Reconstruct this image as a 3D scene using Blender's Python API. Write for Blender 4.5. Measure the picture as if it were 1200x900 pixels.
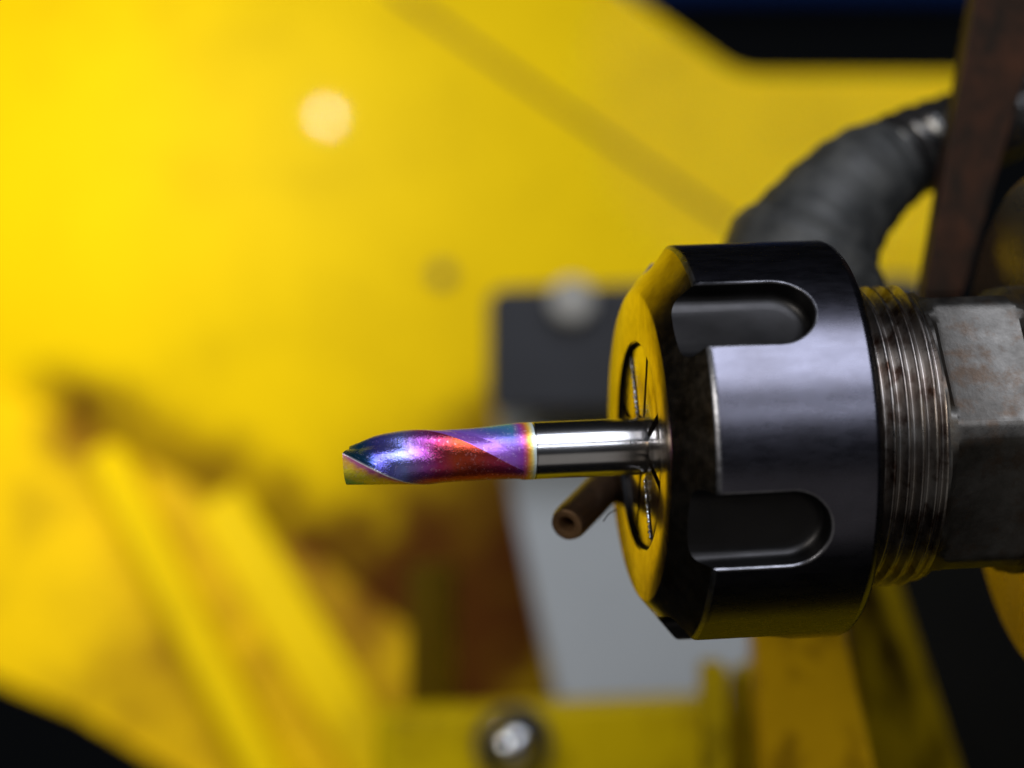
import bpy, bmesh, math, random
import numpy as np
from mathutils import Vector, Matrix, Euler

random.seed(4)
R = math.radians
MM = 0.001
scene = bpy.context.scene
C = scene.collection
for o in list(bpy.data.objects):
    bpy.data.objects.remove(o)

# ------------------------------------------------------------------ camera
DIST = 320.0            # mm from lens to the plane of focus
PXMM = 11.15            # photograph pixels per mm in that plane
cam_d = bpy.data.cameras.new('camera')
cam = bpy.data.objects.new('camera', cam_d)
C.objects.link(cam)
cam.location = (0, -DIST * MM, 0)
cam.rotation_euler = (R(90), 0, 0)
cam_d.sensor_width = 36
cam_d.lens = 36 * DIST / (1200 / PXMM)
cam_d.clip_start = 0.005
cam_d.clip_end = 20
cam_d.dof.use_dof = True
cam_d.dof.focus_distance = (DIST - 7.0) * MM
cam_d.dof.aperture_fstop = cam_d.lens / 10.2
scene.camera = cam

# ------------------------------------------------------------------ world
w = bpy.data.worlds.new('World')
scene.world = w
w.use_nodes = True
w.node_tree.nodes['Background'].inputs['Color'].default_value = (0.75, 0.85, 1.0, 1)
w.node_tree.nodes['Background'].inputs['Strength'].default_value = 0.003

# ------------------------------------------------------------------ lamps (workshop lamps, plus two added fill lights)
def area(name, loc, target, sx, sy, power, col, shape='RECTANGLE'):
    d = bpy.data.lights.new(name, 'AREA')
    d.shape = shape
    d.size = sx * MM
    if shape in ('RECTANGLE', 'ELLIPSE'):
        d.size_y = sy * MM
    d.energy = power
    d.color = col
    o = bpy.data.objects.new(name, d)
    C.objects.link(o)
    o.location = Vector(loc) * MM
    o.rotation_euler = (Vector(target) - Vector(loc)).to_track_quat('-Z', 'Y').to_euler()
    return o

area('workshop_lamp', (95, -290, 325), (10, 0, -5), 300, 270, 2.0, (0.86, 0.90, 1.0))
area('tube_lamp', (90, -420, 132), (10, 0, -5), 420, 16, 0.30, (0.88, 0.92, 1.0))
area('round_fill', (-262, -300, 108), (-70, 200, 20), 160, 160, 0.68, (1.0, 0.95, 0.86), 'DISK')  # added soft fill for the yellow panel and the lower left
area('low_fill', (60, -330, -260), (20, 0, -10), 420, 320, 0.085, (1.0, 0.93, 0.85))  # added fill from below, standing in for bounce off an unseen bench
area('small_lamp', (-104, 132, 56), (-118, 245, 5), 2, 2, 0.095, (1.0, 0.97, 0.95), 'DISK')

scene.view_settings.view_transform = 'Standard'
scene.view_settings.look = 'None'
scene.view_settings.exposure = 0.0
scene.view_settings.gamma = 1.0
scene.view_settings.use_curve_mapping = False

# ------------------------------------------------------------------ geometry helpers (all in mm)
def P(px, py, y):
    s = PXMM * DIST / (DIST + y)
    return Vector(((px - 600) / s, y, (450 - py) / s))

def tag(o, label=None, cat=None, group=None, kind=None):
    if label: o['label'] = label
    if cat: o['category'] = cat
    if group: o['group'] = group
    if kind: o['kind'] = kind
    return o

def empty(name, loc, rot=None):
    o = bpy.data.objects.new(name, None)
    C.objects.link(o)
    o.empty_display_size = 0.005
    o.location = Vector(loc) * MM
    if rot is not None:
        o.rotation_euler = rot
    return o

def finish(me, mats, smooth=35):
    for m in (mats if isinstance(mats, (list, tuple)) else [mats]):
        me.materials.append(m)
    if smooth:
        me.polygons.foreach_set('use_smooth', [True] * len(me.polygons))
        me.set_sharp_from_angle(angle=R(smooth))
    me.update()

def obj(name, verts, faces, mats, parent=None, smooth=35, local=False, fix=True, bevel=0, origin=None):
    """verts in mm; world coordinates unless local (then already in the parent's frame)."""
    verts = [Vector(v) for v in verts]
    if local:
        org = Vector((0, 0, 0))
    elif parent is not None:
        org = parent.location / MM
    else:
        lo = [min(v[i] for v in verts) for i in range(3)]
        hi = [max(v[i] for v in verts) for i in range(3)]
        org = Vector(((lo[0] + hi[0]) / 2, (lo[1] + hi[1]) / 2, lo[2])) if origin is None else Vector(origin)
    me = bpy.data.meshes.new(name)
    me.from_pydata([((v - org) * MM)[:] for v in verts], [], faces)
    if fix:
        bm = bmesh.new(); bm.from_mesh(me)
        bmesh.ops.recalc_face_normals(bm, faces=bm.faces)
        bm.to_mesh(me); bm.free()
    finish(me, mats, smooth)
    o = bpy.data.objects.new(name, me)
    C.objects.link(o)
    if parent is not None:
        o.parent = parent
    elif not local:
        o.location = org * MM
    if bevel:
        b = o.modifiers.new('bevel', 'BEVEL')
        b.width = bevel * MM; b.segments = 3; b.limit_method = 'ANGLE'; b.angle_limit = R(40); b.harden_normals = True
    return o

def lathe(prof, n=128, closed=True, frame=None):
    """prof: (x, r) along the X axis; closed profiles make a ring-shaped solid."""
    V, F = [], []
    m = len(prof)
    for k in range(n):
        a = 2 * math.pi * k / n
        for x, r in prof:
            v = Vector((x, -r * math.cos(a), -r * math.sin(a)))
            V.append(frame @ v if frame else v)
    for k in range(n):
        k2 = (k + 1) % n
        for i in range(m if closed else m - 1):
            j = (i + 1) % m
            F.append((k * m + i, k * m + j, k2 * m + j, k2 * m + i))
    if not closed:
        F.append([k * m for k in range(n)][::-1])
        F.append([k * m + m - 1 for k in range(n)])
    return V, F

def slab(pts, thick, flat=None):
    """pts: world Vectors of a front outline; extruded away from the camera by thick."""
    n = len(pts)
    V = [Vector(p) for p in pts] + [Vector(p) + Vector((0, thick, 0)) for p in pts]
    F = [list(range(n)), list(range(2 * n - 1, n - 1, -1))]
    F += [(i, i + n, (i + 1) % n + n, (i + 1) % n) for i in range(n)]
    return V, F

def round_poly(pts, rad, seg=5):
    out = []
    n = len(pts)
    for i in range(n):
        p, a, b = Vector(pts[i]), Vector(pts[i - 1]), Vector(pts[(i + 1) % n])
        d1, d2 = (a - p), (b - p)
        r = min(rad, d1.length * .45, d2.length * .45)
        q1, q2 = p + d1.normalized() * r, p + d2.normalized() * r
        for k in range(seg + 1):
            t = k / seg
            out.append((q1 * (1 - t) ** 2 + p * 2 * t * (1 - t) + q2 * t * t)[:])
    return out

def spline(pts, n):
    pts = [np.array(p, float) for p in pts]
    ext = [2 * pts[0] - pts[1]] + pts + [2 * pts[-1] - pts[-2]]
    out = []
    segs = len(pts) - 1
    for k in range(n + 1):
        t = k / n * segs
        i = min(int(t), segs - 1); f = t - i
        a, b, c, d = ext[i:i + 4]
        out.append(.5 * ((2 * b) + (-a + c) * f + (2 * a - 5 * b + 4 * c - d) * f * f + (-a + 3 * b - 3 * c + d) * f ** 3))
    return out

def tube(path, rad, n=24, caps=True):
    """path: list of world points, rad: list of radii."""
    V, F = [], []
    ref = Vector((0.1, 0.95, 0.3))
    m = len(path)
    for i, p in enumerate(path):
        a = Vector(path[max(i - 1, 0)]); b = Vector(path[min(i + 1, m - 1)])
        t = (b - a).normalized()
        u = t.cross(ref).normalized(); v = t.cross(u).normalized()
        for k in range(n):
            an = 2 * math.pi * k / n
            V.append(Vector(p) + u * math.cos(an) * rad[i] + v * math.sin(an) * rad[i])
    for i in range(m - 1):
        for k in range(n):
            k2 = (k + 1) % n
            F.append((i * n + k, i * n + k2, (i + 1) * n + k2, (i + 1) * n + k))
    if caps:
        F.append(list(range(n))[::-1]); F.append([(m - 1) * n + k for k in range(n)])
    return V, F

# ------------------------------------------------------------------ materials
def new_mat(name):
    m = bpy.data.materials.new(name)
    m.use_nodes = True
    nt = m.node_tree
    return m, nt, nt.nodes['Principled BSDF']

def N(nt, t, **kw):
    n = nt.nodes.new(t)
    for k, v in kw.items():
        setattr(n, k, v)
    return n

def noise(nt, scale, detail=4, rough=.55, vec=None, dist=0):
    n = N(nt, 'ShaderNodeTexNoise')
    n.inputs['Scale'].default_value = scale
    n.inputs['Detail'].default_value = detail
    n.inputs['Roughness'].default_value = rough
    n.inputs['Distortion'].default_value = dist
    if vec is not None:
        nt.links.new(vec, n.inputs['Vector'])
    return n.outputs['Fac']

def math_(nt, op, a, b=None, clamp=False):
    n = N(nt, 'ShaderNodeMath', operation=op, use_clamp=clamp)
    for i, x in enumerate((a, b)):
        if x is None: continue
        if isinstance(x, (int, float)): n.inputs[i].default_value = x
        else: nt.links.new(x, n.inputs[i])
    return n.outputs[0]

def ramp(nt, fac, stops, interp='LINEAR'):
    n = N(nt, 'ShaderNodeValToRGB')
    e = n.color_ramp.elements
    n.color_ramp.interpolation = interp
    while len(e) > 2: e.remove(e[-1])
    for i, (p, c) in enumerate(stops):
        c = (c, c, c, 1) if isinstance(c, (int, float)) else (*c, 1)
        if i < 2: e[i].position = p; e[i].color = c
        else:
            x = e.new(p); x.color = c
    nt.links.new(fac, n.inputs[0])
    return n.outputs[0]

def mix(nt, fac, a, b, mode='MIX'):
    n = N(nt, 'ShaderNodeMix', data_type='RGBA', blend_type=mode)
    for sock, x in ((n.inputs[0], fac), (n.inputs[6], a), (n.inputs[7], b)):
        if isinstance(x, (int, float)): sock.default_value = x
        elif isinstance(x, tuple): sock.default_value = (*x, 1)
        else: nt.links.new(x, sock)
    return n.outputs[2]

def bump(nt, b, h, strength, dist):
    n = N(nt, 'ShaderNodeBump')
    n.inputs['Strength'].default_value = strength
    n.inputs['Distance'].default_value = dist
    nt.links.new(h, n.inputs['Height'])
    nt.links.new(n.outputs[0], b.inputs['Normal'])

def pos(nt):
    return N(nt, 'ShaderNodeNewGeometry').outputs['Position']

def objco(nt, scale=(1, 1, 1)):
    tc = N(nt, 'ShaderNodeTexCoord')
    mp = N(nt, 'ShaderNodeMapping')
    mp.inputs['Scale'].default_value = scale
    nt.links.new(tc.outputs['Object'], mp.inputs['Vector'])
    return mp.outputs[0]

def blot(nt, p, center, rad, amp=.7, nscale=120):
    """soft ragged spot of dirt or painted shade round a point (mm) -> 0..1"""
    d = N(nt, 'ShaderNodeVectorMath', operation='DISTANCE')
    nt.links.new(p, d.inputs[0])
    d.inputs[1].default_value = (Vector(center) * MM)[:]
    q = math_(nt, 'DIVIDE', d.outputs['Value'], rad * MM)
    nz = math_(nt, 'MULTIPLY', math_(nt, 'SUBTRACT', noise(nt, nscale, 3, .6, p), .5), amp * 2)
    q = math_(nt, 'ADD', q, nz)
    return math_(nt, 'SUBTRACT', 1.15, q, clamp=True)

def yellow_paint(name, base, blots=(), rust=(.10, .035, .004), dirt=.25, rough=.5, coat=.02, grime=(.30, .16, .005), nsc=60):
    m, nt, b = new_mat(name)
    p = pos(nt)
    n1 = noise(nt, nsc, 5, .6, p)
    n2 = noise(nt, 160, 3, .6, p)
    col = mix(nt, ramp(nt, n1, [(.35, 0.0), (.75, 1.0)]), base, tuple(c * .9 for c in base))
    g = math_(nt, 'MULTIPLY', ramp(nt, n1, [(.52, 0.0), (.72, 1.0)]), dirt)
    col = mix(nt, g, col, grime)
    for c, r_, s in blots:
        k = math_(nt, 'MULTIPLY', blot(nt, p, c, r_), s, clamp=True)
        col = mix(nt, k, col, rust)  # spots in the rust colour
    nt.links.new(col, b.inputs['Base Color'])
    b.inputs['Roughness'].default_value = rough
    b.inputs['Coat Weight'].default_value = coat
    b.inputs['Coat Roughness'].default_value = .06
    b.inputs['Specular IOR Level'].default_value = .05
    bump(nt, b, n2, .12, .0004)
    return m

def steel(name, base, rough, dark=None, scratch=(1, 1, 1), rust=None, rvar=.12, nscale=180, bumpk=.1, smear=.5):
    m, nt, b = new_mat(name)
    v = objco(nt, scratch)
    n1 = noise(nt, nscale, 5, .62, v)
    n2 = noise(nt, nscale * .3, 4, .6, objco(nt))
    col = mix(nt, math_(nt, 'MULTIPLY', ramp(nt, n2, [(.38, 0.0), (.68, 1.0)]), smear), base, dark or tuple(c * .6 for c in base))
    if rust:
        col = mix(nt, ramp(nt, noise(nt, nscale * .55, 5, .7, objco(nt)), [(.50, 0.0), (.66, 1.0)]), col, rust)
    nt.links.new(col, b.inputs['Base Color'])
    b.inputs['Metallic'].default_value = 1
    r_ = math_(nt, 'ADD', math_(nt, 'MULTIPLY', math_(nt, 'SUBTRACT', n1, .5), rvar * 2), rough, clamp=True)
    nt.links.new(r_, b.inputs['Roughness'])
    bump(nt, b, n1, bumpk, .0001)
    return m

def plain(name, base, rough=.5, var=.3, scale=80, metallic=0, spec=.5, second=None):
    m, nt, b = new_mat(name)
    p = objco(nt)
    col = mix(nt, ramp(nt, noise(nt, scale, 5, .6, p), [(.35, 0.0), (.68, 1.0)]), base, second or tuple(c * (1 - var) for c in base))
    nt.links.new(col, b.inputs['Base Color'])
    b.inputs['Roughness'].default_value = rough
    b.inputs['Metallic'].default_value = metallic
    b.inputs['Specular IOR Level'].default_value = spec
    bump(nt, b, noise(nt, scale * 4, 3, .6, p), .15, .0003)
    return m

YEL = (.84, .575, .001)
def on_panel(px, py, off=0):
    """a point on the slightly turned back panel (mm)"""
    u = (px - 600) / PXMM
    x = 1.625 * u / (1 + .35 * u / DIST)
    y = 200 - .35 * x - off
    return Vector((x, y, (450 - py) / PXMM * (1 + y / DIST)))

seam = [(88, 490, 8, 1.0), (75, 548, 10, .55), (150, 500, 7, .6), (195, 555, 8, .6), (262, 575, 10, .7), (315, 600, 8, .4),
        (372, 640, 9, 1.0), (425, 700, 13, .8), (500, 705, 18, 1.0), (595, 725, 16, 1.0), (530, 785, 19, 1.0), (560, 630, 16, .65),
        (470, 620, 14, .5), (620, 650, 13, 1.0), (600, 585, 14, .8), (545, 590, 14, .45), (460, 770, 16, .9), (640, 560, 10, .6), (50, 520, 10, .5), (120, 560, 9, .45), (230, 530, 7, .4)]  # seam rust; the spots towards the grey housing mix grime with painted shade
M_panel = yellow_paint('panel_paint', YEL, [(on_panel(a, b), r_ * 1.3, s) for a, b, r_, s in seam], dirt=.14, rust=(.085, .026, .003))
M_lower = yellow_paint('lower_plate_paint', (.86, .55, .001),
                       [(P(88, 492, 222), 10, 1.0), (P(150, 530, 219), 9, .6), (P(262, 575, 213), 11, .6), (P(372, 640, 207), 11, 1.0), (P(430, 700, 200), 13, .9), (P(150, 770, 200), 14, .45), (P(225, 820, 192), 18, .45),
                        (P(110, 800, 197), 8, .5), (P(400, 760, 195), 16, .6), (P(330, 700, 200), 12, .35), (P(450, 850, 190), 16, .6), (P(300, 620, 208), 9, .5)], rust=(.17, .062, .003), dirt=.45, coat=0, nsc=90)  # seam rust, with grime further down that also paints in shade
M_yel = yellow_paint('frame_paint', YEL, dirt=.2, coat=0)
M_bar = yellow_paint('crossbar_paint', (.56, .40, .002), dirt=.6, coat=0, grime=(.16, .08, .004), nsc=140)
M_side = yellow_paint('side_wall_paint', (.62, .41, .005), [(P(1020, 700, 66), 12, 1.0), (P(1045, 770, 72), 9, .8), (P(1095, 880, 80), 4, .7)], rust=(.03, .014, .003), dirt=.7, coat=0, grime=(.09, .05, .004), nsc=140)  # upper dark spots are shadow painted into the colour, though passed as rust
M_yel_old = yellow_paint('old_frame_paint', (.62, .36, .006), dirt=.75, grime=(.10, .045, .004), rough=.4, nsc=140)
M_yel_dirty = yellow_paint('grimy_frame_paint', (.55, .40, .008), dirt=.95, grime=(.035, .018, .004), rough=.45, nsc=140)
M_nut = steel('blued_steel', (.100, .099, .126), .28, dark=(.060, .057, .068), scratch=(1, 3, 3), rvar=.09, nscale=320, bumpk=.06, smear=.6)
M_edge = steel('worn_edge_steel', (.24, .24, .265), .32, dark=(.09, .09, .10), rvar=.2, nscale=1100, bumpk=.25, smear=.9)
M_slot = steel('slot_steel', (.034, .033, .034), .42, dark=(.018, .017, .016), rvar=.12, nscale=300, bumpk=.12)
M_face = steel('ground_steel', (.47, .385, .29), .20, dark=(.21, .14, .07), scratch=(1, 1, 1), rvar=.12, nscale=900, bumpk=.06, smear=.9)
M_collet = steel('collet_steel', (.54, .46, .37), .18, dark=(.25, .17, .09), rvar=.10, nscale=1000, bumpk=.06, smear=.9)
M_shank = steel('bright_carbide', (.62, .62, .64), .20, dark=(.5, .5, .52), scratch=(.3, 1, 1), rvar=.04, nscale=300, bumpk=.03)
M_thread = steel('rusty_thread_steel', (.30, .28, .26), .34, dark=(.13, .095, .075), rust=(.06, .030, .019), rvar=.2, nscale=600, bumpk=.35, smear=.9)
M_hex = steel('worn_spindle_steel', (.105, .100, .093), .46, dark=(.055, .050, .044), rust=(.075, .056, .043), rvar=.2, nscale=520, bumpk=.5, smear=.95)
M_flange = steel('flange_steel', (.42, .34, .22), .28, dark=(.24, .17, .08), rvar=.1, nscale=200, bumpk=.1)
M_bolt = steel('bolt_steel', (.55, .56, .58), .22, dark=(.3, .3, .3), rvar=.08, nscale=200)
M_brown = plain('rusty_bar', (.016, .0105, .007), .65, second=(.050, .020, .010), scale=260, spec=.2)
M_hose = plain('hose_rubber', (.017, .018, .018), .55, scale=260, second=(.050, .050, .047), spec=.3)
M_rib = plain('conduit_plastic', (.022, .021, .021), .16, scale=120, spec=1.0)
M_noz = plain('bronze_pipe', (.095, .052, .029), .42, scale=300, second=(.045, .028, .018), metallic=.35)
M_dark = plain('dark_housing', (.016, .017, .021), .5, scale=40, second=(.026, .028, .036), spec=.3)
M_grey = plain('grey_housing_paint', (.26, .28, .29), .5, var=.12, scale=30)
M_pale = plain('pale_plastic', (.40, .39, .36), .5, scale=60)
M_blue = plain('blue_paint', (.004, .05, .26), .5, scale=10, spec=.1)
M_black = plain('black_infill', (.0025, .0025, .002), .7, scale=40, spec=.1)
M_fibre = plain('fibre', (.03, .028, .026), .6)

# rainbow coating of the cutter: oxide colours that lie along the tool (attributes u = mm from the tip, flute = how deep)
def coating():
    m, nt, b = new_mat('rainbow_coating')
    au = N(nt, 'ShaderNodeAttribute', attribute_name='u').outputs['Fac']
    af = N(nt, 'ShaderNodeAttribute', attribute_name='flute').outputs['Fac']
    ap = N(nt, 'ShaderNodeAttribute', attribute_name='around').outputs['Fac']
    v = objco(nt)
    nz = math_(nt, 'SUBTRACT', noise(nt, 420, 4, .6, v), .5)
    nb = math_(nt, 'SUBTRACT', noise(nt, 2600, 3, .7, v), .5)
    u = math_(nt, 'ADD', math_(nt, 'DIVIDE', au, 20.0), math_(nt, 'MULTIPLY', nz, .10))
    ue = math_(nt, 'ADD', math_(nt, 'DIVIDE', au, 20.2), math_(nt, 'MULTIPLY', nz, .018))
    fl = ramp(nt, u, [(0, (.01, .10, .13)), (.10, (.02, .10, .22)), (.20, (.10, .09, .46)), (.32, (.22, .25, .66)), (.42, (.36, .08, .42)),
                      (.50, (.42, .03, .12)), (.60, (.46, .06, .02)), (.70, (.46, .05, .03)), (.82, (.38, .03, .09)), (.93, (.34, .04, .20))])
    la = ramp(nt, math_(nt, 'ADD', ap, math_(nt, 'MULTIPLY', nz, .25)),
              [(0, (.50, .12, .30)), (.06, (.85, .45, .08)), (.14, (.98, .80, .05)), (.24, (.90, .80, .05)), (.32, (.25, .60, .15)), (.42, (.02, .36, .34)), (.7, (.08, .12, .42)), (.85, (.24, .10, .55)), (1, (.30, .10, .50))])
    col = mix(nt, ramp(nt, af, [(.3, 0.0), (.7, 1.0)]), la, fl)
    # bands where the coating fades out on the shank
    band = ramp(nt, ue, [(0, 0.0), (.885, 0.0), (.93, 1.0)])
    bc = ramp(nt, ue, [(0, (.30, .06, .45)), (.925, (.30, .05, .42)), (.95, (.55, .10, .12)), (.968, (.85, .42, .04)), (.982, (.85, .72, .25)), (.993, (.62, .72, .72))])
    col = mix(nt, band, col, bc)
    speck = ramp(nt, nb, [(.06, 0.0), (.16, 1.0)])
    col = mix(nt, math_(nt, 'MULTIPLY', speck, .26), col, (.65, .50, .62))
    ae = N(nt, 'ShaderNodeAttribute', attribute_name='edge').outputs['Fac']
    col = mix(nt, math_(nt, 'MULTIPLY', ae, math_(nt, 'ADD', .7, nz, clamp=True)), col, (.85, .82, .88))  # bare cutting edge with its white glint painted into the colour
    nt.links.new(col, b.inputs['Base Color'])
    nt.links.new(math_(nt, 'ADD', .45, math_(nt, 'MULTIPLY', af, .38)), b.inputs['Metallic'])
    nt.links.new(math_(nt, 'ADD', .23, math_(nt, 'MULTIPLY', nb, .3)), b.inputs['Roughness'])
    bump(nt, b, noise(nt, 1700, 4, .8, v), .8, .00008)
    return m
M_coat = coating()

# ================================================================== background: the yellow machine
frame = empty('machine_frame', on_panel(300, 860))
tag(frame, 'yellow painted sheet metal machine frame with rust along its slanting seam', 'machine frame')

outline = [(-1500, -1300), (440, -1300), (440, -222), (752, 6), (866, 87), (1172, 87), (1108, 335), (1030, 420), (700, 600), (668, 850), (470, 850), (380, 770), (-120, 560), (-1500, 200)]
op = round_poly([(a, b, 0) for a, b in outline], 26, 5)
V, F = slab([on_panel(a, b) for a, b, _ in op], 3.0)
obj('back_panel', V, F, M_panel, frame, bevel=.5)

# overlapping sheet whose lower edge runs as the slanting line across the upper panel
ov = [(455, -18), (862, 262), (1000, 300), (1108, 300), (1152, 120), (1160, 96), (864, 96), (744, 12), (600, -90)]
V, F = slab([on_panel(a, b, 1.0) for a, b in ov], .7)
obj('overlap_sheet', V, F, M_panel, frame, bevel=.4)
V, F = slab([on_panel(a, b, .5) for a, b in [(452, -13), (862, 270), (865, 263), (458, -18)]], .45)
obj('seam_shade_strip', V, F, plain('seam_shade', (.10, .05, .004), .7), frame)  # dark strip added as the shadow line along the sheet's lower edge

# lower plate, leaning towards the camera below the seam
lp = [(-500, 235, 262), (60, 480, 226), (375, 655, 206), (480, 740, 195), (500, 960, 185), (320, 975, 185), (190, 899, 192), (90, 838, 200), (-60, 775, 210), (-500, 640, 240)]
V, F = slab([P(*p) for p in lp], 2.5)
obj('lower_plate', V, F, M_lower, frame, bevel=.6)

# stiffening rib along the lower plate
def beam(a, b, width, depth, name, mat, parent, bev=1.2, up=Vector((0, -1, 0))):
    a, b = Vector(a), Vector(b)
    t = (b - a).normalized(); s = t.cross(up).normalized(); n = s.cross(t).normalized()
    V = []
    for p in (a, b):
        for i, j in ((-1, 0), (1, 0), (1, 1), (-1, 1)):
            V.append(p + s * i * width / 2 + n * j * depth)
    F = [(0, 1, 2, 3), (7, 6, 5, 4), (0, 4, 5, 1), (1, 5, 6, 2), (2, 6, 7, 3), (3, 7, 4, 0)]
    return obj(name, V, F, mat, parent, bevel=bev)
beam(P(128, 535, 219), P(352, 985, 182), 7.5, 7, 'stiffening_rib', M_yel, frame, 3.4)
beam(P(255, 590, 212), P(500, 985, 180), 10, 3.0, 'stiffening_rib', M_yel, frame, 1.2)

# upright web in the dirty corner beside the grey housing
V, F = slab([P(*p) for p in [(478, 660, 150), (535, 660, 170), (535, 835, 165), (478, 850, 140)]], 2)
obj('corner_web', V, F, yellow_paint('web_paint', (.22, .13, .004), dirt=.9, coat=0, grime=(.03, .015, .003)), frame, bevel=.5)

# crossbar along the bottom
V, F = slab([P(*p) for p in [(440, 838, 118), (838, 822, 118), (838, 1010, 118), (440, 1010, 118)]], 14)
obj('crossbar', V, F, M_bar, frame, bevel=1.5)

# machine bed below the picture
V, F = slab([Vector(p) for p in [(-50, 50, -135), (210, 50, -135), (210, 50, -141), (-50, 50, -141)]], 170)
obj('bed_plate', V, F, M_bar, frame, bevel=.8)

# ------------------------------------------------------------------ small screw in the panel
def screw(name, p, r, h, label, cat, mat, rot=0):
    e = empty(name, p)
    tag(e, label, cat)
    fr = Matrix.Translation(p) @ Matrix.Rotation(R(90) + rot, 4, 'Z')
    V, F = lathe([(0, 0.02), (0, r), (h * .7, r), (h, r * .8), (h, r * .45), (h * .5, r * .42), (h * .5, 0.02)], 32, True, fr @ Matrix.Rotation(math.pi, 4, 'Z'))
    obj('screw_head', V, F, mat, e)
    return e
screw('panel_screw', on_panel(518, 322, 0), 1.7, 1.3, 'small dark screw in the yellow panel beside the dark housing', 'screw', plain('dull_screw', (.045, .045, .04), .6))

# ------------------------------------------------------------------ dark housing with a pale boss
dh = empty('dark_housing', P(760, 480, 175))
tag(dh, 'blurred dark housing with pale round boss behind the chuck nut', 'housing')
pts = round_poly([(P(a, b, 156))[:] for a, b in [(572, 338), (1086, 322), (1086, 470), (572, 484)]], 3)
V, F = slab(pts, 22)
obj('housing_body', V, F, M_dark, dh, bevel=1)
fr = Matrix.Translation(P(671, 352, 152)) @ Matrix.Rotation(R(90), 4, 'Z')
V, F = lathe([(0, .05), (0, 2.6), (.8, 3.5), (4, 3.5), (4, .05)], 40, True, fr)
obj('boss', V, F, M_pale, dh)

# ------------------------------------------------------------------ grey housing below it
gh = empty('grey_housing', P(750, 822, 165))
tag(gh, 'light grey painted housing with slanting edge standing on the yellow crossbar', 'housing')
pts = [P(*p) for p in [(578, 474, 182), (1010, 462, 182), (1010, 842, 158), (655, 842, 158), (628, 720, 165), (596, 560, 173)]]
V, F = slab(pts, 20)
obj('housing_body', V, F, M_grey, gh, bevel=1.5)

# ------------------------------------------------------------------ domed bolt on the crossbar
bp = P(602, 872, 117.5)
be = empty('domed_bolt', bp)
tag(be, 'shiny steel domed bolt with dark washer on the yellow crossbar', 'bolt')
fr = Matrix.Translation(bp) @ Matrix.Rotation(R(-90), 4, 'Z') @ Matrix.Rotation(math.pi, 4, 'Z')
fr = Matrix.Translation(bp) @ Matrix.Rotation(R(90), 4, 'Z')
V, F = lathe([(0, .05), (0, 5.6), (-1.0, 5.6), (-1.3, 5.2), (-1.3, .05)], 48, True, fr)
obj('washer', V, F, M_dark, be)
dome = [(-1.3, .05), (-1.3, 4.2), (-4, 4.2)] + [(-4 - 3.6 * math.sin(a), 4.2 * math.cos(a)) for a in np.linspace(.1, 1.56, 10)]
V, F = lathe(dome, 48, True, fr)
obj('dome', V, F, M_bolt, be)

# ------------------------------------------------------------------ cast bracket below the nut
cb = empty('cast_bracket', P(950, 905, 60))
tag(cb, 'worn yellow cast bracket below the chuck nut, edges turning orange', 'bracket')
def hexa(name, pts8, mat, parent, bev):
    F = [(0, 1, 2, 3), (7, 6, 5, 4), (0, 4, 5, 1), (1, 5, 6, 2), (2, 6, 7, 3), (3, 7, 4, 0)]
    return obj(name, pts8, F, mat, parent, bevel=bev)
a = [P(880, 700, 66), P(978, 690, 52), P(1040, 960, 48), P(900, 960, 62)]
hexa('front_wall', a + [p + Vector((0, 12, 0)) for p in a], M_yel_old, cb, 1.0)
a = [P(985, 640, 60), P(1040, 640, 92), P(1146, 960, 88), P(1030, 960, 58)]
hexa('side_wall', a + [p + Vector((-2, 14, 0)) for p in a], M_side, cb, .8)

lg = empty('clamp_lug', P(858, 905, 80))
tag(lg, 'small grimy yellow clamp lug on the crossbar beside the cast bracket', 'lug')
a = [P(822, 778, 88), P(852, 778, 84), P(856, 960, 84), P(822, 960, 88)]
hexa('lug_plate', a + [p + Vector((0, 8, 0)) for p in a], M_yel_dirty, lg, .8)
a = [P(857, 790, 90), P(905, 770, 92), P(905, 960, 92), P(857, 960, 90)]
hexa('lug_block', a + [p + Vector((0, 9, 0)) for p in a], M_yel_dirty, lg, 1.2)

# black block added to stand for the dark gap at the lower right, and the far blue cabinet
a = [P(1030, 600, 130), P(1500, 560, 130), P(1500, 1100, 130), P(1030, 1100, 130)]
o = hexa('black_infill', a + [p + Vector((0, 20, 0)) for p in a], M_black, None, 2)
tag(o, 'near black block added for the darkness in the gap right of the cast bracket', 'infill block')
a = [P(640, -400, 520), P(1400, -400, 520), P(1400, -10, 520), P(640, -10, 520)]
o = hexa('blue_cabinet', a + [p + Vector((0, 60, 0)) for p in a], M_blue, None, 4)
tag(o, 'blurred deep blue cabinet far behind the yellow panel', 'cabinet')

# ------------------------------------------------------------------ hose, rusty bar, nozzle
he = empty('coolant_hose', P(945, 420, 52))
tag(he, 'thick black rubber hose arching up behind the chuck nut to the rusty bar', 'hose')
path = spline([P(935, 430, 36)[:], P(938, 330, 36)[:], P(962, 268, 37)[:], P(1008, 214, 39)[:], P(1046, 190, 42)[:]], 60)
rr = np.interp(np.linspace(0, 1, 61), [0, .30, .40, .43, .46, .62, .8, 1], [10.2, 10.0, 9.4, 8.9, 8.1, 7.0, 6.2, 5.4])
rr = [r_ + .12 * math.sin(i * .9) + .08 * math.sin(i * 2.3) for i, r_ in enumerate(rr)]
V, F = tube(path, rr, 32)
obj('sleeve', V, F, M_hose, he)
path = spline([P(1030, 199, 40)[:], P(1065, 179, 43)[:], P(1125, 158, 50)[:], P(1190, 132, 58)[:], P(1290, 100, 70)[:]], 260)
rr = [4.3 + 1.1 * max(-.7, math.sin(i * 2 * math.pi / 24)) for i in range(261)]
V, F = tube(path, rr, 32)
obj('corrugated_conduit', V, F, M_rib, he)

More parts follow.
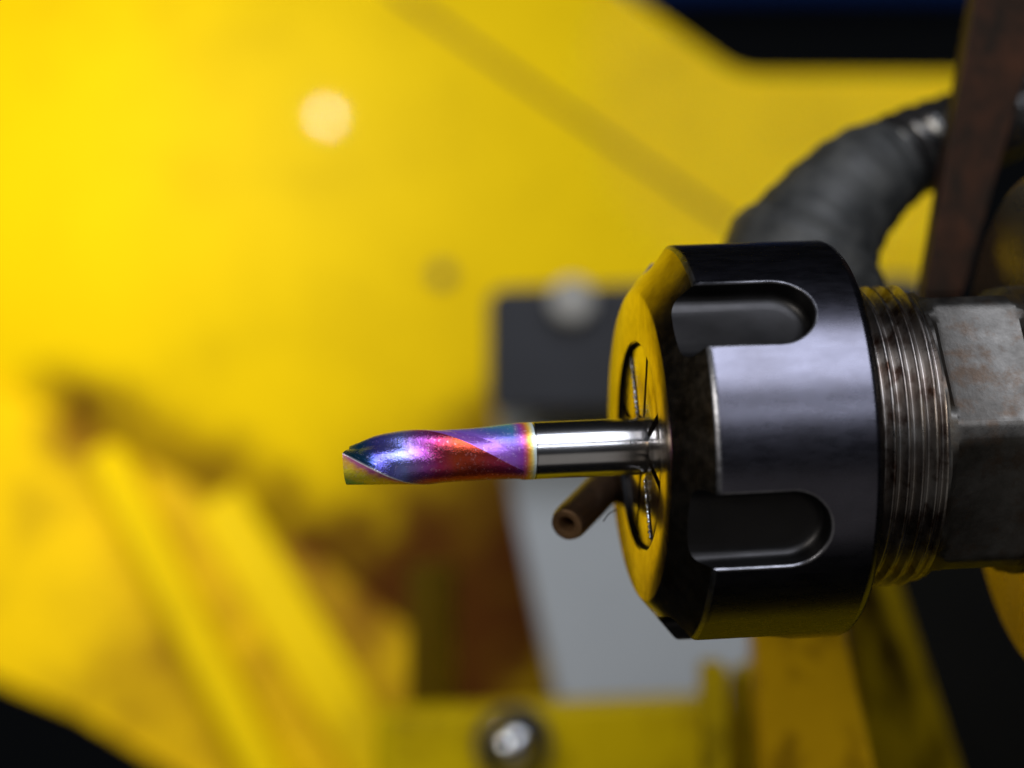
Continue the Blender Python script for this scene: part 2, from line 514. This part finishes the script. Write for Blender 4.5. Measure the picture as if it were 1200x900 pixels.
rb = empty('rusty_bar', P(1100, 400, 30))
tag(rb, 'dark brown rusty steel bar leaning behind the threaded spindle', 'bar')
a = [P(1163, -120, 30), P(1262, -120, 34), P(1128, 345, 34), P(1082, 345, 30)]
V, F = slab(round_poly([p[:] for p in a], 1.0, 3), 7)
obj('bar_body', V, F, M_brown, rb, bevel=.8)
a = [P(1082, 345, 30), P(1128, 345, 34), P(1118, 520, 34), P(1075, 520, 30)]
V, F = slab([p + Vector((0, .4, .5)) for p in a], 6)
obj('bar_foot', V, F, M_brown, rb, bevel=.5)

nz = empty('coolant_nozzle', P(800, 470, 40))
tag(nz, 'thin bronze coolant pipe with open end under the shiny tool shank', 'nozzle')
path = [Vector(p) for p in spline([P(664, 615, 6)[:], P(700, 579, 13)[:], P(760, 515, 26)[:], P(830, 445, 42)[:], P(920, 400, 52)[:]], 50)]
n0 = len(path)
# wall with a real bore: run back inside the open end
outer_r = [1.75, 1.95] + [2.0] * (n0 - 2)
V1, F1 = tube(path[::-1], outer_r[::-1], 32, caps=False)
inner = [path[0], path[1] * .4 + path[0] * .6, path[3], path[8]]
t0 = (path[1] - path[0]).normalized()
rings = [(path[0] + t0 * .0, 1.75), (path[0] - t0 * .12, 1.5), (path[0] - t0 * .05, 1.0), (path[0] + t0 * .2, .86), (path[0] + t0 * 3, .84)]
V2, F2 = tube([r_[0] for r_ in rings], [r_[1] for r_ in rings], 32, caps=False)
# orient the ring vertices on one consistent direction
V2, ref = [], Vector((0.1, 0.95, 0.3))
uu = t0.cross(ref).normalized(); vv = t0.cross(uu).normalized()
for c, r_ in rings:
    for k in range(32):
        an = 2 * math.pi * k / 32
        V2.append(c + uu * math.cos(an) * r_ + vv * math.sin(an) * r_)
obj('pipe', V1, F1, M_noz, nz)
obj('mouth', V2, F2 + [[128 + k for k in range(32)]], plain('brassy_mouth', (.22, .12, .055), .4, scale=400, metallic=.5), nz)

# ================================================================== the spindle group: local X runs along the axis, away from the tool
FACE = P(748, 523, 0)
ROT = (Matrix.Rotation(R(-2.3), 4, 'Y') @ Matrix.Rotation(R(9.2), 4, 'Z')).to_euler()
def axis_thing(name):
    return empty(name, FACE, ROT)

# ---- spindle: threaded nose, hexagon, neck, flange
sp = axis_thing('spindle')
tag(sp, 'worn steel spindle with rusty thread and hexagon behind the chuck nut', 'spindle')
V, F = [], []
x0, x1, pitch, nph = 19.0, 29.0, 1.5, 144
nx = int((x1 - x0) / .1)
for i in range(nx + 1):
    x = x0 + (x1 - x0) * i / nx
    for k in range(nph):
        f = (x / pitch + k / nph) % 1
        tri = abs(f - .5) * 2                       # 0 crest .. 1 root
        d = min(max((tri - .12) / .76, 0), 1)
        r_ = 16.0 - .85 * d
        if x > 28.0: r_ = min(r_, 15.6)
        an = 2 * math.pi * k / nph
        V.append((x, -r_ * math.cos(an), -r_ * math.sin(an)))
for i in range(nx):
    for k in range(nph):
        k2 = (k + 1) % nph
        F.append((i * nph + k, i * nph + k2, (i + 1) * nph + k2, (i + 1) * nph + k))
F.append(list(range(nph))[::-1]); F.append([nx * nph + k for k in range(nph)])
obj('threaded_nose', V, F, M_thread, sp, local=True, smooth=60)

def hexring(x, rc, rf, ph0=-31.0, n=360):
    """hexagon (flat distance rf) cut from a round bar of radius rc"""
    out = []
    for k in range(n):
        ph = 360 * k / n
        d = ((ph - ph0 + 30) % 60) - 30
        r_ = min(rc, rf / math.cos(R(d)))
        an = R(ph)
        out.append((x, -r_ * math.cos(an), -r_ * math.sin(an)))
    return out
V, F = [], []
prof = [(28.8, 15.2, 15.2), (29.4, 15.5, 15.0), (30.0, 15.8, 14.3), (30.5, 15.9, 14.2), (38.4, 16.0, 14.2), (38.9, 15.8, 14.3), (39.6, 15.6, 15.2), (40.2, 15.4, 15.4), (44.5, 15.4, 15.4)]
for x, rc, rf in prof:
    V += hexring(x, rc, rf)
for i in range(len(prof) - 1):
    for k in range(360):
        k2 = (k + 1) % 360
        F.append((i * 360 + k, i * 360 + k2, (i + 1) * 360 + k2, (i + 1) * 360 + k))
F.append(list(range(360))[::-1]); F.append([(len(prof) - 1) * 360 + k for k in range(360)])
obj('hexagon', V, F, M_hex, sp, local=True, smooth=18)
V, F = lathe([(44.0, 12), (44.0, 26.6), (44.8, 27.6), (46.5, 28), (54, 28), (54, 12)], 160)
obj('flange', V, F, M_flange, sp, local=True)
V, F = lathe([(54.05, 4), (54.05, 22), (92, 22), (92, 4)], 96)
obj('quill', V, F, M_black, sp, local=True)

# ---- collet nut
def nut_mesh():
    prof = [(0.15, 10.9), (0.0, 11.1), (0.0, 16.15), (0.12, 16.4), (3.55, 20.62), (3.75, 20.82), (4.05, 20.95), (4.4, 21.0), (19.9, 21.0), (20.5, 20.75), (20.9, 20.3),
            (21.0, 19.7), (21.0, 16.35), (6.0, 16.35), (3.2, 12.4), (0.9, 10.9)]
    V, F = lathe(prof, 288)
    m = len(prof)
    me = bpy.data.meshes.new('chuck_nut')
    me.from_pydata([(Vector(v) * MM)[:] for v in V], [], F)
    bm = bmesh.new(); bm.from_mesh(me)
    bmesh.ops.recalc_face_normals(bm, faces=bm.faces)
    bm.faces.ensure_lookup_table()
    for i, f in enumerate(bm.faces):
        f.material_index = {0: 1, 1: 1, 2: 1, 3: 1, 4: 3, 5: 3, 14: 2, 15: 2}.get(i % m, 0)
        f.smooth = True
    bm.to_mesh(me); bm.free()
    me.materials.append(M_nut); me.materials.append(M_face); me.materials.append(M_slot); me.materials.append(M_edge)
    o = bpy.data.objects.new('chuck_nut', me); C.objects.link(o)
    cutters = []
    for ph in (-40.2, 24.4, 86, 148, 208, -100):
        # stadium-shaped cut: open at the front, round at the back; flared lip, rounded floor edge
        lev = [(17.95, -1.5), (18.06, -.85), (18.32, -.35), (18.75, -.06), (19.2, 0), ('s', -.42, 0), ('s', -.20, .05), ('s', -.07, .15), ('s', 0, .34), ('s', 2.2, 2.2)]
        Vc, Fc = [], []
        hw, xc = 4.05, 11.3
        K = 28
        for L in lev:
            wdt = hw + L[-1]
            ring = [(-5, -wdt)] + [(xc + wdt * math.sin(R(180 * k / K)), -wdt * math.cos(R(180 * k / K))) for k in range(K + 1)] + [(-5, wdt)]
            for x, t in ring:
                Vc.append((x, t, L[0] if L[0] != 's' else math.sqrt(441 - t * t) + L[1]))
        nr = K + 3
        for i in range(len(lev) - 1):
            for k in range(nr):
                k2 = (k + 1) % nr
                Fc.append((i * nr + k, i * nr + k2, (i + 1) * nr + k2, (i + 1) * nr + k))
        Fc.append(list(range(nr))[::-1]); Fc.append([(len(lev) - 1) * nr + k for k in range(nr)])
        c, s = math.cos(R(ph)), math.sin(R(ph))
        Vc = [(x, -h * c + t * s, -h * s - t * c) for x, t, h in Vc]
        mc = bpy.data.meshes.new('cut'); mc.from_pydata([(Vector(v) * MM)[:] for v in Vc], [], Fc)
        bm = bmesh.new(); bm.from_mesh(mc); bmesh.ops.recalc_face_normals(bm, faces=bm.faces); bm.to_mesh(mc); bm.free()
        for mt in (M_nut, M_face, M_slot, M_edge): mc.materials.append(mt)
        for i, f in enumerate(mc.polygons): f.material_index = 3 if nr * 6 <= i < nr * 9 else 2
        co = bpy.data.objects.new('cut', mc); C.objects.link(co)
        cutters.append(co)
        md = o.modifiers.new('cut', 'BOOLEAN'); md.operation = 'DIFFERENCE'; md.solver = 'EXACT'; md.object = co
    dg = bpy.context.evaluated_depsgraph_get()
    me2 = bpy.data.meshes.new_from_object(o.evaluated_get(dg))
    o.modifiers.clear()
    o.data = me2
    me2.name = 'chuck_nut'
    for c in cutters:
        bpy.data.objects.remove(c)
    me2.polygons.foreach_set('use_smooth', [True] * len(me2.polygons))
    me2.set_sharp_from_angle(angle=R(32))
    # exact round normals on the turned outside, so that the cuts leave no streaks
    cn = [c.vector.copy() for c in me2.corner_normals]
    for p in me2.polygons:
        rc = math.hypot(p.center.y, p.center.z) / MM
        rr_ = Vector((0, p.normal.y, p.normal.z))
        if p.material_index == 0 and abs(p.normal.x) < .02 and rc > 20.7 and rr_.dot(Vector((0, p.center.y, p.center.z))) > .985 * rc * MM:
            for li in p.loop_indices:
                co = me2.vertices[me2.loops[li].vertex_index].co
                cn[li] = Vector((0, co.y, co.z)).normalized()
    me2.normals_split_custom_set(cn)
    return o
nut = nut_mesh()
nut.location = FACE * MM
nut.rotation_euler = ROT
tag(nut, 'dark blued steel chuck nut with six wrench slots and polished face', 'chuck nut')

# ---- collet: eight jaws with slits between them
col = axis_thing('collet')
tag(col, 'polished slit collet gripping the tool shank inside the chuck nut', 'collet')
def jaw(a0, a1):
    prof = [(.55, 3.15), (.42, 3.4), (.40, 10.3), (.6, 10.75), (1.4, 10.75), (9, 10.2), (9, 3.02), (.7, 3.02)]
    V, F = [], []
    n = 14; m = len(prof)
    half_gap = .48
    for k in range(n + 1):
        for x, r_ in prof:
            g = math.degrees(math.asin(half_gap / r_))
            ph = R((a0 + g) + ((a1 - g) - (a0 + g)) * k / n)
            V.append((x, -r_ * math.cos(ph), -r_ * math.sin(ph)))
    for k in range(n):
        for i in range(m):
            j = (i + 1) % m
            F.append((k * m + i, k * m + j, (k + 1) * m + j, (k + 1) * m + i))
    F.append(list(range(m))[::-1]); F.append([n * m + i for i in range(m)])
    return V, F
for k in range(8):
    V, F = jaw(71 + 45 * k, 116 + 45 * k)
    jw = obj('collet_jaw', V, F, M_collet, col, local=True)
    if k in (0, 3):
        # ragged bright bead added to make the glint along one slit edge
        ph, sd = (71, 1) if k == 0 else (251, -1)
        c_, s_ = math.cos(R(ph)), math.sin(R(ph))
        pth, rad = [], []
        for q in range(90):
            ro = 3.5 + 6.6 * q / 89
            pth.append((.33, -c_ * ro + sd * s_ * .50, -s_ * ro - sd * c_ * .50))
            rad.append(max(.015, (.13 + .09 * math.sin(q * .83 + k)) + .07 * math.sin(q * 2.1) + random.uniform(-.03, .03)) * (.5 + .6 * q / 89 if k == 0 else 1.1 - .5 * q / 89))
        V, F = tube(pth, rad, 10)
        obj('glint_bead', V, F, M_shank, jw, local=True)

# ---- end mill
em = axis_thing('end_mill')
tag(em, 'rainbow coated single flute end mill with bright steel shank', 'end mill')
TIP, CO = -31.55, 20.2
kp = [(-360, 3.0), (-352, 2.96), (-330, 2.86), (-300, 2.78), (-240, 2.62), (-190, 2.56), (-165, 2.52), (-152, 2.45), (-138, 2.22), (-122, 1.86), (-105, 1.30), (-88, 1.0), (-68, .95),
      (-48, 1.14), (-30, 1.42), (-18, 1.82), (-9, 2.30), (-3, 2.76), (0, 3.0)]
kx = np.array([k[0] for k in kp]); ky = np.array([k[1] for k in kp])
dense = np.arange(-360, 0.5, .5)
dr = np.interp(dense, kx, ky)
sm = np.convolve(np.pad(dr, 24, mode='edge'), np.hanning(49) / np.hanning(49).sum(), 'valid')
wgt = np.clip((-dense - 10) / 14, 0, 1) * np.clip((dense + 360) / 10, 0, 1)
kx, ky = dense, sm * wgt + dr * (1 - wgt)
npsi = 360
psi = np.linspace(-360, 0, npsi + 1)[:-1]
nu = 170
V, F, AU, AF, AP, AE = [], [], [], [], [], []
for i in range(nu + 1):
    u = CO * i / nu
    pe = -13 + 103 / 9.1 * u
    td = min(max((u - 1.5) / 17.6, 0), 1)
    fr_ = 1 - min(max((u - 12.6) / 6.0, 0), 1) ** 2
    for s in psi:
        rp = float(np.interp(s, kx, ky))
        deep = 1 if s > -160 else max(0, (s + 190) / 30)
        fd = (.09 + .91 * (1 - td) ** (1.8 + 3.4 * (lambda q: q * q * (3 - 2 * q))(min(max((s + 120) / 115, 0), 1)))) * min(max((19.3 - u) / .7, 0), 1)
        f = fd * deep + fr_ * (1 - deep)
        r_ = 3.0 - (3.0 - rp) * f
        ph = R(s + pe)
        lead = (.75 * (1 - math.cos(ph - R(5))) * r_ / 3 + 1.1 * (3 - r_) / 3) * max(0, 1 - u / 4)
        V.append((TIP + u + lead, -r_ * math.cos(ph), -r_ * math.sin(ph)))
        AU.append(u); AF.append(1.0 if s > -160 and u < 19.0 else 0.0)
        AP.append(min((s + 360) / 200, 1)); AE.append(1.0 if (s < -358.5 or s > -2.5) and u < 10 else 0.0)
for i in range(nu):
    for k in range(npsi):
        k2 = (k + 1) % npsi
        F.append((i * npsi + k, i * npsi + k2, (i + 1) * npsi + k2, (i + 1) * npsi + k))
c0 = len(V)
V.append((TIP + 1.2, 0, 0)); AU.append(.3); AF.append(0); AP.append(.1); AE.append(0)
for k in range(npsi):
    F.append((c0, (k + 1) % npsi, k))
o = obj('fluted_cutter', V, F, M_coat, em, local=True, smooth=48)
for nme, arr in (('u', AU), ('flute', AF), ('around', AP), ('edge', AE)):
    at = o.data.attributes.new(nme, 'FLOAT', 'POINT')
    at.data.foreach_set('value', arr)
V, F = lathe([(TIP + CO - .02, .05), (TIP + CO - .02, 2.93), (TIP + CO + .10, 2.93), (TIP + CO + .16, 2.99), (6.0, 2.99), (6.0, .05)], 128)
obj('shank', V, F, M_shank, em, local=True)

# ---- fibre clinging to the nut
pth = spline([P(722, 597, 4)[:], P(715, 601, 3)[:], P(711, 605, 2)[:], P(707, 611, 2)[:]], 14)
V, F = tube(pth, [.07] * 15, 8)
o = obj('fibre', V, F, M_fibre)
tag(o, 'tiny dark fibre clinging to the rim of the chuck nut', 'fibre')
